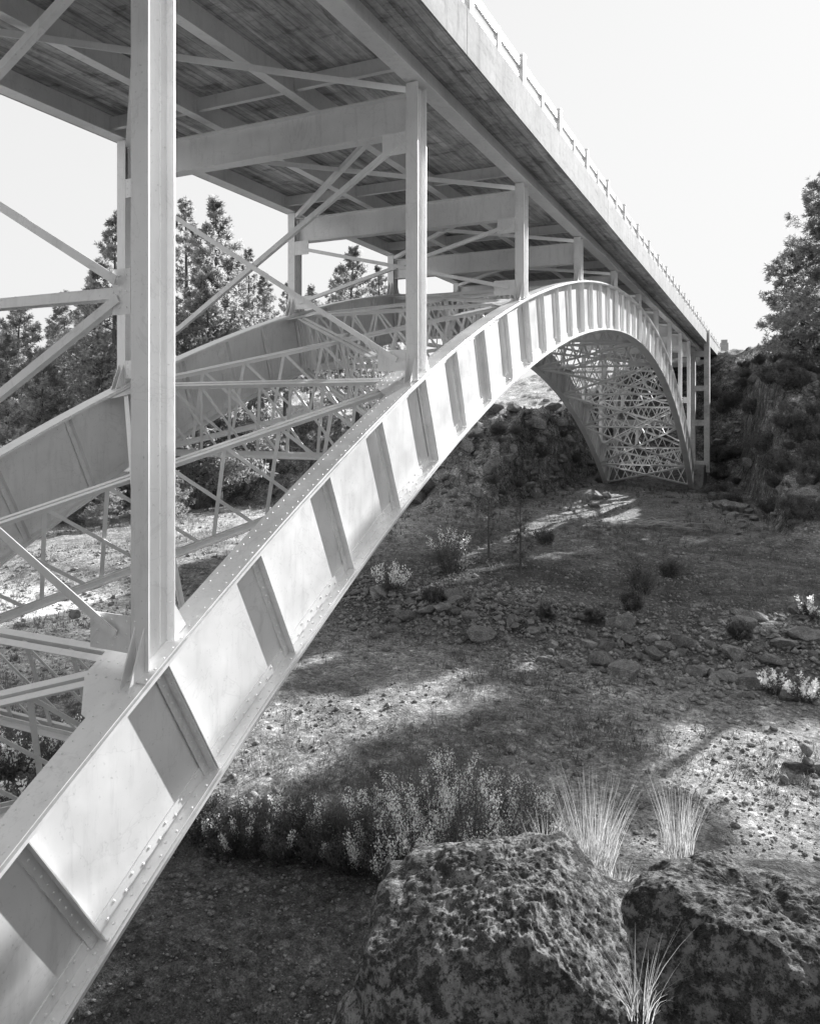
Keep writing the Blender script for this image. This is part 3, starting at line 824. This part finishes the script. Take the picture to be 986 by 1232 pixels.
c = world(455, 1240, 3.1); boulder('boulder', (c.x, c.y, -2.82), (.22, .3, .46), 23, 'narrow pale boulder leaning on the left side of the large one', .0, 2.4, 240, 160)
c = world(752, 1130, 3.55); boulder('boulder', (c.x, c.y, -2.60), (.24, .32, .44), 29, 'low rock slab wedged behind the crack between two big boulders', .0, 3., 240, 160)

# ------------------------------------------------------------------ PLANTS
def blades(n, rg, base_r, h, w, lean, curve=.5, seg=4):
    """n curved tapering blades from around the origin -> V,F"""
    V = []; Fc = []; o = 0
    for _ in range(n):
        a = rg.uniform(0, 6.28); rr = base_r * math.sqrt(rg.random()); az = a + rg.normal() * .6
        hh = h * rg.uniform(.45, 1.05); le = lean * rg.uniform(.1, 1.) * hh; wd = w * rg.uniform(.6, 1.3)
        bx, by = rr * math.cos(a), rr * math.sin(a); dx, dy = math.cos(az), math.sin(az)
        pa = rg.uniform(0, 6.28); sx, sy = math.cos(pa) * wd, math.sin(pa) * wd
        for k in range(seg + 1):
            t = k / seg; off = le * (t ** (1 + curve)); z = hh * (t - .18 * lean * t * t)
            f = 1 - t * .9
            V.append((bx + dx * off - sx * f, by + dy * off - sy * f, z)); V.append((bx + dx * off + sx * f, by + dy * off + sy * f, z))
        for k in range(seg): Fc.append((o + 2 * k, o + 2 * k + 1, o + 2 * k + 3, o + 2 * k + 2))
        o += 2 * (seg + 1)
    return np.array(V), np.array(Fc)
def grass_clump(loc, n, br, h, w, lean, seed, label, name='grass_clump', cat='grass', group=None):
    V, Fc = blades(n, np.random.default_rng(seed), br, h, w, lean)
    o = np_mesh(name, V, Fc, M['grass']); o.location = loc; return tag(o, label, cat, group)
p = world(712, 1068, 3.95); grass_clump(p, 420, .09, .62, .0016, .42, 1, 'tall fine grass tuft rising behind the gap between the two boulders')
p = world(816, 1030, 4.15); grass_clump(p, 170, .08, .46, .0014, .38, 2, 'smaller upright grass tuft behind the right boulder')
p = world(770, 1225, 2.85); grass_clump(p, 60, .05, .34, .0016, .9, 3, 'sparse drooping grass growing out of the crack between the boulders')
p = world(660, 1040, 4.4); grass_clump(p, 110, .12, .34, .0016, .6, 4, 'thin wispy grass left of the tall tuft behind the large boulder')
p = world(745, 1075, 3.8); grass_clump(p, 90, .10, .2, .0018, .8, 5, 'short low grass in the saddle between the boulders')

def shrub(name, loc, h, spread, seed, leafmat, nst, nleaf, leafsize, label, cat='shrub', group=None, plume=0):
    rg = np.random.default_rng(seed); root = empty(name, loc); mb = MB(); LV = []; LF = []; PV = []; PF = []
    for s in range(nst):
        a = rg.uniform(0, 6.28); sp = spread * math.sqrt(rg.random()); hh = h * rg.uniform(.55, 1.) * (1 - .35 * (sp / spread) ** 2)
        b = np.array([math.cos(a) * sp * .35, math.sin(a) * sp * .35, 0]); tip = np.array([math.cos(a) * sp, math.sin(a) * sp, hh])
        mid = (b + tip) / 2 + rg.normal(size=3) * .05 * h
        pts = [tuple((1 - t) ** 2 * b + 2 * t * (1 - t) * mid + t * t * tip) for t in np.linspace(0, 1, 5)]
        mb.tube(pts, [.008 * h + .002] * 2 + [.005 * h + .001] * 2 + [.001], 4)
        pl = s < plume
        for _ in range(nleaf):
            t = rg.uniform(.25, 1.02); c = (1 - t) ** 2 * b + 2 * t * (1 - t) * mid + t * t * tip + rg.normal(size=3) * (.03 if pl else .06) * h
            u = rg.normal(size=3); u[2] = abs(u[2]) + .5; u /= np.linalg.norm(u); w = np.cross(u, rg.normal(size=3)); w /= np.linalg.norm(w) + 1e-6
            L = leafsize * rg.uniform(.6, 1.4); wd = L * .28
            TV, TF = (PV, PF) if (pl and t > .4) else (LV, LF)
            o = len(TV); TV += [c, c + u * L * .5 + w * wd, c + u * L, c + u * L * .5 - w * wd]; TF.append((o, o + 1, o + 2, o + 3))
    mb.build('stems', M['bark'], root)
    if LF: np_mesh('leaves', np.array(LV), LF, leafmat, root)
    if PF: np_mesh('flower_plumes', np.array(PV), PF, M['pale'], root)
    return tag(root, label, cat, group)
# bushes between the boulder and the rib
bl = [(250, 1010, .75), (290, 1025, .8), (335, 1030, .85), (380, 1030, .85), (425, 1045, .9), (470, 1050, 1.0), (515, 1050, 1.25), (560, 1040, 1.35), (600, 1030, 1.2), (635, 1020, 1.0), (490, 1015, 1.1), (545, 1000, 1.2), (445, 1010, .8), (310, 1000, .5), (600, 1000, .9)]
labs = ['low leafy bush right beside the arch rib, first of the bush row', 'second bush of the row from the arch rib', 'dark leafy bush in the left part of the bush row', 'bush left of the pale plumed bushes', 'bushy plant where the row starts to rise',
        'dense bush left of the tallest plumed bush', 'plumed bush with feathery pale stalks behind the large boulder', 'tallest pale plumed bush behind the large boulder', 'plumed bush behind the boulder top right of the tallest one', 'loose bush at the right end of the row',
        'bush at the back of the row, left of the tallest one', 'pale bush directly behind the tallest plumed bush', 'small bush at the back in the middle of the row', 'smallest bush at the back near the rib', 'airy bush at the back right of the row']
for k, (px, py, h) in enumerate(bl):
    g = ground(px, min(py, 1060)); 
    shrub('leafy_bush', g, h, h * .62, 100 + k, M['shrubleaf'], 60, 190, .029, labs[k], 'bush', 'row of bushes in front of the rib', plume=(26 if px > 440 else 8))
# near left floor bushes behind the rib, seen through the bracing
for k, (px, py, h) in enumerate(((20, 935, 1.0), (75, 925, .9), (120, 900, .6), (35, 985, .8))):
    shrub('wash_bush', ground(px, py), h, h * .7, 140 + k, M['shrubleaf'], 40, 80, .05, ['bright bush at the left edge behind the rib', 'bright bush behind the rib below the lowest struts', 'small bush tucked behind the rib under the gusset', 'dark bush lowest at the left edge behind the rib'][k], 'bush', None, plume=14)
# scrub on the canyon floor
for k, (px, py, h, pl, lab) in enumerate(((545, 690, 1.3, 2, 'rounded dark shrub on the canyon floor near the rib'), (540, 672, 1.4, 22, 'bleached plumed weed behind the rounded dark shrub'), (470, 712, 1.1, 24, 'bleached plumed weed beside the rib above the rubble'),
        (520, 725, .6, 0, 'low dark shrub in the rubble right of the bleached weed'), (770, 712, 1.0, 0, 'dark shrub in the middle of the canyon floor'), (805, 695, .7, 0, 'low spreading shrub right of the middle floor shrub'),
        (690, 560, .9, 0, 'shrub on the bank left of the farther rib foot'), (760, 735, .6, 0, 'small tuft shrub on the rubble bank crest'), (660, 745, .6, 1, 'pale tuft shrub low on the rubble bank'), (930, 835, .55, 22, 'small white plumed plant right of the middle ground'),
        (968, 845, .6, 22, 'white plumed plant near the right frame edge'), (975, 745, .7, 18, 'bleached brush at the right edge on the rubble bank'), (655, 655, .8, 3, 'shrub right of the two saplings'), (715, 750, .45, 0, 'tiny dark shrub on the lower edge of the rubble'), (890, 770, .5, 1, 'small shrub below the largest slab'))):
    shrub('floor_shrub', ground(px, py), h, h * .65, 170 + k, M['darkleaf'] if pl < 5 else M['shrubleaf'], 36, 60, .06, lab, 'shrub', None, plume=pl if pl > 5 else 0)
# weeds and scrub on the banks
sh = [shrub('scrub', (0, 0, 0), 1.5, 1.2, 300 + k, M['darkleaf'], 40, 90, .11, 'dark scrub bush on the bank right of the far pier', 'shrub', 'scrub on the right bank', plume=0) for k in range(3)]
first = True
cnt = 0
for k in range(95):
    right = k < 65
    px, py = (rnd.uniform(852, 1000), rnd.uniform(432, 625)) if right else (rnd.uniform(490, 735), rnd.uniform(435, 600))
    g = ground(px, py)
    src = sh[k % 3]; o = src if k < 3 else copy_tree(src)
    o.location = g; s = rnd.uniform(.35, 1.05) * (1 if right else .6); o.scale = (s, s, s * rnd.uniform(.7, 1.1)); o.rotation_euler = (0, 0, rnd.uniform(0, 6.28))
    if right: tag(o, 'dark scrub bush on the bank right of the far pier', 'shrub', 'scrub on the right bank')
    else: tag(o, 'low scrub bush on the rocky bank under the far half of the arch', 'shrub', 'scrub on the bank under the arch')

# ground cover: short dry tufts, uncountable
def cover():
    rg = np.random.default_rng(12); V = []; n = 0
    N_ = 15000
    px = rg.uniform(-20, 1010, N_); d = 7 * (60 / 7) ** rg.random(N_)
    r = (px - 493) / F_PX * d; X = -SN * d + CS * r; Y = CS * d + SN * r
    cl = fbm(X * .35, Y * .35, 91, 3) + .25 * (Y > 24); keep = cl + rg.uniform(-.2, .2, N_) > .12 + .5 * (d < 12)
    X, Y, d = X[keep], Y[keep], d[keep]; Z = height(X, Y)
    m = len(X); q = 7
    a = rg.uniform(0, 6.28, (m, q)); h = rg.uniform(.04, .14, (m, q)) * (1 + d[:, None] / 30); w = .006 * (1 + d[:, None] / 25)
    ox = rg.normal(size=(m, q)) * .05; oy = rg.normal(size=(m, q)) * .05
    bx = X[:, None] + ox; by = Y[:, None] + oy; bz = np.repeat(Z[:, None], q, 1) - .02
    T = np.stack([np.stack([bx - np.sin(a) * w, by + np.cos(a) * w, bz], -1), np.stack([bx + np.sin(a) * w, by - np.cos(a) * w, bz], -1),
                  np.stack([bx + np.cos(a) * h * .7, by + np.sin(a) * h * .7, bz + h], -1)], 2).reshape(-1, 3)
    o = np_mesh('ground_cover', T, np.arange(len(T)).reshape(-1, 3), M['shrubleaf']); tag(o, 'short dry weeds scattered over the canyon floor', 'weeds', None, 'stuff')
cover()

# ------------------------------------------------------------------ TREES
def pine(name, seed, H, rad, clear, nbr, matn, label, cat='pine tree', group=None, blade=.22, dens=1., shape=.8, bw=.016):
    rg = np.random.default_rng(seed); root = empty(name); mb = MB()
    bend = rg.normal(size=2) * .02 * H; pts = []; rs = []
    for k in range(9):
        t = k / 8; pts.append((bend[0] * math.sin(t * 3) * .6, bend[1] * math.sin(t * 2.3), H * t - .3 * (k == 0))); rs.append(max(.02, H * .017 * (1 - t) ** .9 + .01))
    mb.tube(pts, rs, 8)
    C = []
    for k in range(nbr):
        t = clear + (1 - clear) * ((k + rg.random()) / nbr) ** .9
        t = min(t, .985); z = H * t
        prof = rad * ((1 - t) / (1 - clear)) ** shape * (.35 + .65 * min(1, (t - clear) / .12 + .35)) * rg.uniform(.5, 1.12)
        L = max(prof, .25); a = k * 2.399 + rg.normal() * .5; up = rg.uniform(-.15, .35) + .5 * t
        base = np.array([bend[0] * math.sin(t * 3) * .6, bend[1] * math.sin(t * 2.3), z])
        dr = np.array([math.cos(a), math.sin(a), 0]); P = []
        for s in np.linspace(0, 1, 5): P.append(base + dr * L * s + np.array([0, 0, L * (up * s - .25 * s * (1 - s) * 1.5)]))
        r0 = .012 * L + .006
        mb.tube([tuple(q) for q in P], [r0, r0 * .8, r0 * .6, r0 * .4, r0 * .15], 4)
        side = np.array([-dr[1], dr[0], 0])
        nc = int((5 + 9 * L) * dens)
        for _ in range(nc):
            s = 1.03 - .7 * rg.random() ** 1.5; i = min(int(s * 4), 3); f = s * 4 - i; q = P[i] * (1 - f) + P[min(i + 1, 4)] * f
            so = rg.normal() * .26 * L * (1.15 - s) ** .6
            c = q + side * so + np.array([0, 0, rg.normal() * .07 * L + .1 * abs(so)]) + rg.normal(size=3) * .05
            C.append((c, dr * .6 + side * np.sign(so) * .5 + np.array([0, 0, .35]), s))
    for _ in range(4): C.append((np.array([bend[0] * math.sin(3) * .6, bend[1] * math.sin(2.3), H * rg.uniform(.95, 1.02)]), np.array([0, 0, 1.]), 1))
    n = len(C); q = 13
    cc = np.array([c[0] for c in C]); dd = np.array([c[1] for c in C])
    dirs = dd[:, None] * .75 + rg.normal(size=(n, q, 3)) * .62; dirs /= np.linalg.norm(dirs, axis=2, keepdims=True)
    ln = blade * rg.uniform(.6, 1.25, (n, q, 1)); pp = np.cross(dirs, rg.normal(size=(n, q, 3))); pp /= np.linalg.norm(pp, axis=2, keepdims=True)
    st = cc[:, None] - dd[:, None] * blade * .25 * rg.uniform(0, 1.5, (n, q, 1))
    w = bw * 2.1
    T = np.stack([st, st + dirs * ln * .55 + pp * w, st + dirs * ln, st + dirs * ln * .55 - pp * w], 2).reshape(-1, 3)
    mb.build('trunk', M['bark'], root)
    np_mesh('crown', T, np.arange(len(T)).reshape(-1, 4), matn, root)
    return tag(root, label, cat, group)
# prototypes for the wood at left
specs = [('tall_pine', 1, 13, 3.8, .08, 120), ('tall_pine', 2, 12, 3.1, .16, 88), ('tall_pine', 3, 11, 3.7, .08, 105), ('tall_pine', 4, 14, 2.9, .2, 80)]
LP = [  # px of trunk, py of top, depth
    (262, 240, 52, 0, 'tall bushy pine left of centre, between the two near columns'),
    (140, 262, 48, 1, 'tallest thin pine directly left of the farther second column'),
    (36, 360, 55, 2, 'rounded pine at the left edge against the sky'), (80, 352, 62, 0, 'pine second from the left edge against the sky'),
    (110, 345, 58, 2, 'broad pine behind the diagonal brace at left'), (222, 240, 60, 3, 'thin pine beside the near column'), (318, 330, 66, 1, 'slender pine left of the third far column'),
    (432, 296, 60, 2, 'open crowned pine beneath the deck between the columns'), (60, 420, 44, 2, 'low bushy pine in front of the others at left'), (8, 400, 50, 0, 'pine cut by the left frame edge'),
    (375, 345, 75, 1, 'small distant pine right of the third far column'), (120, 400, 45, 0, 'dark pine low beside the farther second column'), (300, 300, 72, 3, 'thin pine behind the big bushy one, to its right'),
    (235, 330, 50, 2, 'shorter pine in front of the big bushy one'), (455, 320, 72, 0, 'distant pine half hidden by the second near column'), (345, 340, 85, 3, 'distant thin pine showing between brace and column')]
pr = []
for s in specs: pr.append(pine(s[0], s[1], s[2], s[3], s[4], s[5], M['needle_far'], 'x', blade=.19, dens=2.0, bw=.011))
used = [False] * 4
for (px, py, d, k, lab) in LP:
    top = world(px, py, d); zg = hz(top.x, top.y); H = top.z - zg
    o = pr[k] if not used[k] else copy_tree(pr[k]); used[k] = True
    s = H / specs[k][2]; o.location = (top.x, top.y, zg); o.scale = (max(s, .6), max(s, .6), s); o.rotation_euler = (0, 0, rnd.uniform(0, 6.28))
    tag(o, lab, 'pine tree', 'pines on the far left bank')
# fill behind, at left
for k in range(26):
    px = rnd.uniform(-60, 480); d = rnd.uniform(62, 100)
    P = world(px, 450, d); zg = hz(P.x, P.y)
    o = copy_tree(pr[k % 4]); Hh = rnd.uniform(6, 10.5) ; s = Hh / specs[k % 4][2]
    o.location = (P.x, P.y, zg); o.scale = (s * 1.2, s * 1.2, s); o.rotation_euler = (0, 0, rnd.uniform(0, 6.28))
    tag(o, 'pine in the wood standing behind the front row at left', 'pine tree', 'background pines in the left wood')
# undergrowth pines at left bank (young bushy)
for k in range(14):
    P = world(rnd.uniform(-20, 210), 500, rnd.uniform(40, 56)); zg = hz(P.x, P.y); o = copy_tree(pr[2]); s = rnd.uniform(.22, .42)
    o.location = (P.x, P.y, zg); o.scale = (s * 1.5, s * 1.5, s); o.rotation_euler = (0, 0, rnd.uniform(0, 6.28))
    tag(o, 'young bushy pine low on the left bank behind the farther rib', 'pine tree', 'young pines on the left bank')
# right side: the big tree cut by the frame, a smaller one, and added shade trees
t1 = pine('spreading_pine', 31, 19, 6.0, .04, 180, M['needle_far'], 'large spreading pine cut by the right edge of the frame', blade=.34, dens=1.5, shape=.62, bw=.017)
P = world(1022, 400, 52); t1.location = (P.x, P.y, hz(P.x, P.y) - .3)
t1.scale = (1, 1, (52 * 325 / F_PX - hz(P.x, P.y)) / 19)
shade_row_pine = pine('spreading_pine', 33, 15, 4.6, .05, 130, M['needle'], 'pine added beyond the frame right of the large one for shade', blade=.34, dens=1.3, shape=.7, bw=.017)
shade_spots = [(10.2, 59, 1.32), (14.5, 61, .85), (19, 60, 1.35), (24.5, 62, 1.3), (7.5, 52, .6), (30, 58, 1.3), (15, 50, .7), (22, 50, .8)]  # unseen row added to shade the floor, with gaps for sun patches
for k, (X, Y, s) in enumerate(shade_spots):
    o = shade_row_pine if k == 0 else copy_tree(shade_row_pine); o.location = (X, Y, hz(X, Y) - .3); o.scale = (s, s, s); o.rotation_euler = (0, 0, k * 1.3)
    tag(o, 'pine added on the right bank outside the frame to shade the floor', 'pine tree', 'added shade pines of the right bank')
shade_pine = pine('spreading_pine', 37, 17.2, 3.3, .70, 60, M['needle'], 'tall bare stemmed pine added beyond the right frame edge to shade the near floor', blade=.34, dens=1.5, shape=.28, bw=.02)
shade_pine.location = (5.4, 36, hz(5.4, 36) - .2)  # unseen added tree, crown height and width set by the shade it throws
t3 = pine('spreading_pine', 35, 6.5, 2.4, .05, 90, M['needle_far'], 'smaller pine with its crown just left of the large pine at the right edge', blade=.34, dens=1.3, shape=.7, bw=.017)
t3.location = (1.6, 63, hz(1.6, 63) - .2)
# two saplings on the canyon floor
s1 = pine('sapling', 41, 2.3, .42, .25, 15, M['shrubleaf'], 'thin wispy sapling, left of the pair on the canyon floor', 'sapling', blade=.10, dens=.8, bw=.006); s1.location = ground(588, 672)
s2 = pine('sapling', 42, 2.6, .5, .2, 18, M['shrubleaf'], 'dark thin sapling, right of the pair on the canyon floor', 'sapling', blade=.11, dens=.8, bw=.006); s2.location = ground(626, 694)
# dead branches
mb = MB(); g = ground(790, 636)
for k in range(26):
    a = rnd.uniform(-.5, .5) + (3.14 if rnd.random() < .5 else 0); L = rnd.uniform(.8, 2.2); b = g + Vector((rnd.uniform(-1, 1), rnd.uniform(-.4, .4), rnd.uniform(.02, .3)))
    mb.tube([b, b + Vector((math.cos(a) * L * .5, math.sin(a) * L * .5, rnd.uniform(0, .2))), b + Vector((math.cos(a) * L, math.sin(a) * L, rnd.uniform(-.1, .25)))], [.03, .02, .006], 5)
tag(mb.build('brush_pile', M['dead']), 'pile of bleached dead branches at the foot of the right bank', 'brush')

# ------------------------------------------------------------------ light, sky, camera
EL, AZ = R_(27), R_(18)
w = bpy.data.worlds.new('World'); sc.world = w; w.use_nodes = True
nt = w.node_tree; bg = nt.nodes['Background']; sky = nt.nodes.new('ShaderNodeTexSky'); sky.sky_type = 'NISHITA'; sky.sun_disc = False
sky.sun_elevation = EL; sky.sun_rotation = AZ; sky.air_density = 1.2; sky.dust_density = 1.6
sp = nt.nodes.new('ShaderNodeSeparateColor'); nt.links.new(sky.outputs[0], sp.inputs[0])
mx = math_(nt, 'ADD', math_(nt, 'MULTIPLY', sp.outputs[1], .4), math_(nt, 'MULTIPLY', sp.outputs[2], .6))
mx = math_(nt, 'DIVIDE', math_(nt, 'MULTIPLY', mx, 3.0), math_(nt, 'ADD', mx, .6))
nt.links.new(mx, bg.inputs['Color']); bg.inputs['Strength'].default_value = .128
sun = bpy.data.lights.new('sun', 'SUN'); sun.energy = 4.6; sun.angle = R_(.5); sun.color = (1, 1, 1)
so = bpy.data.objects.new('sun', sun); col.objects.link(so)
dirv = Vector((math.sin(AZ) * math.cos(EL), math.cos(AZ) * math.cos(EL), math.sin(EL)))
so.rotation_euler = dirv.to_track_quat('Z', 'Y').to_euler()
cam = bpy.data.cameras.new('camera'); co = bpy.data.objects.new('camera', cam); col.objects.link(co); sc.camera = co
cam.sensor_fit = 'HORIZONTAL'; cam.sensor_width = 36; cam.lens = 36 * F_PX / 986; cam.clip_end = 6000; cam.clip_start = .05
cam.shift_y = -(616 - HY) / 986
co.location = (0, 0, 0); co.rotation_euler = (R_(90), 0, TH)
vs = sc.view_settings; vs.view_transform = 'Standard'; vs.look = 'None'; vs.exposure = 1.38; vs.gamma = 1
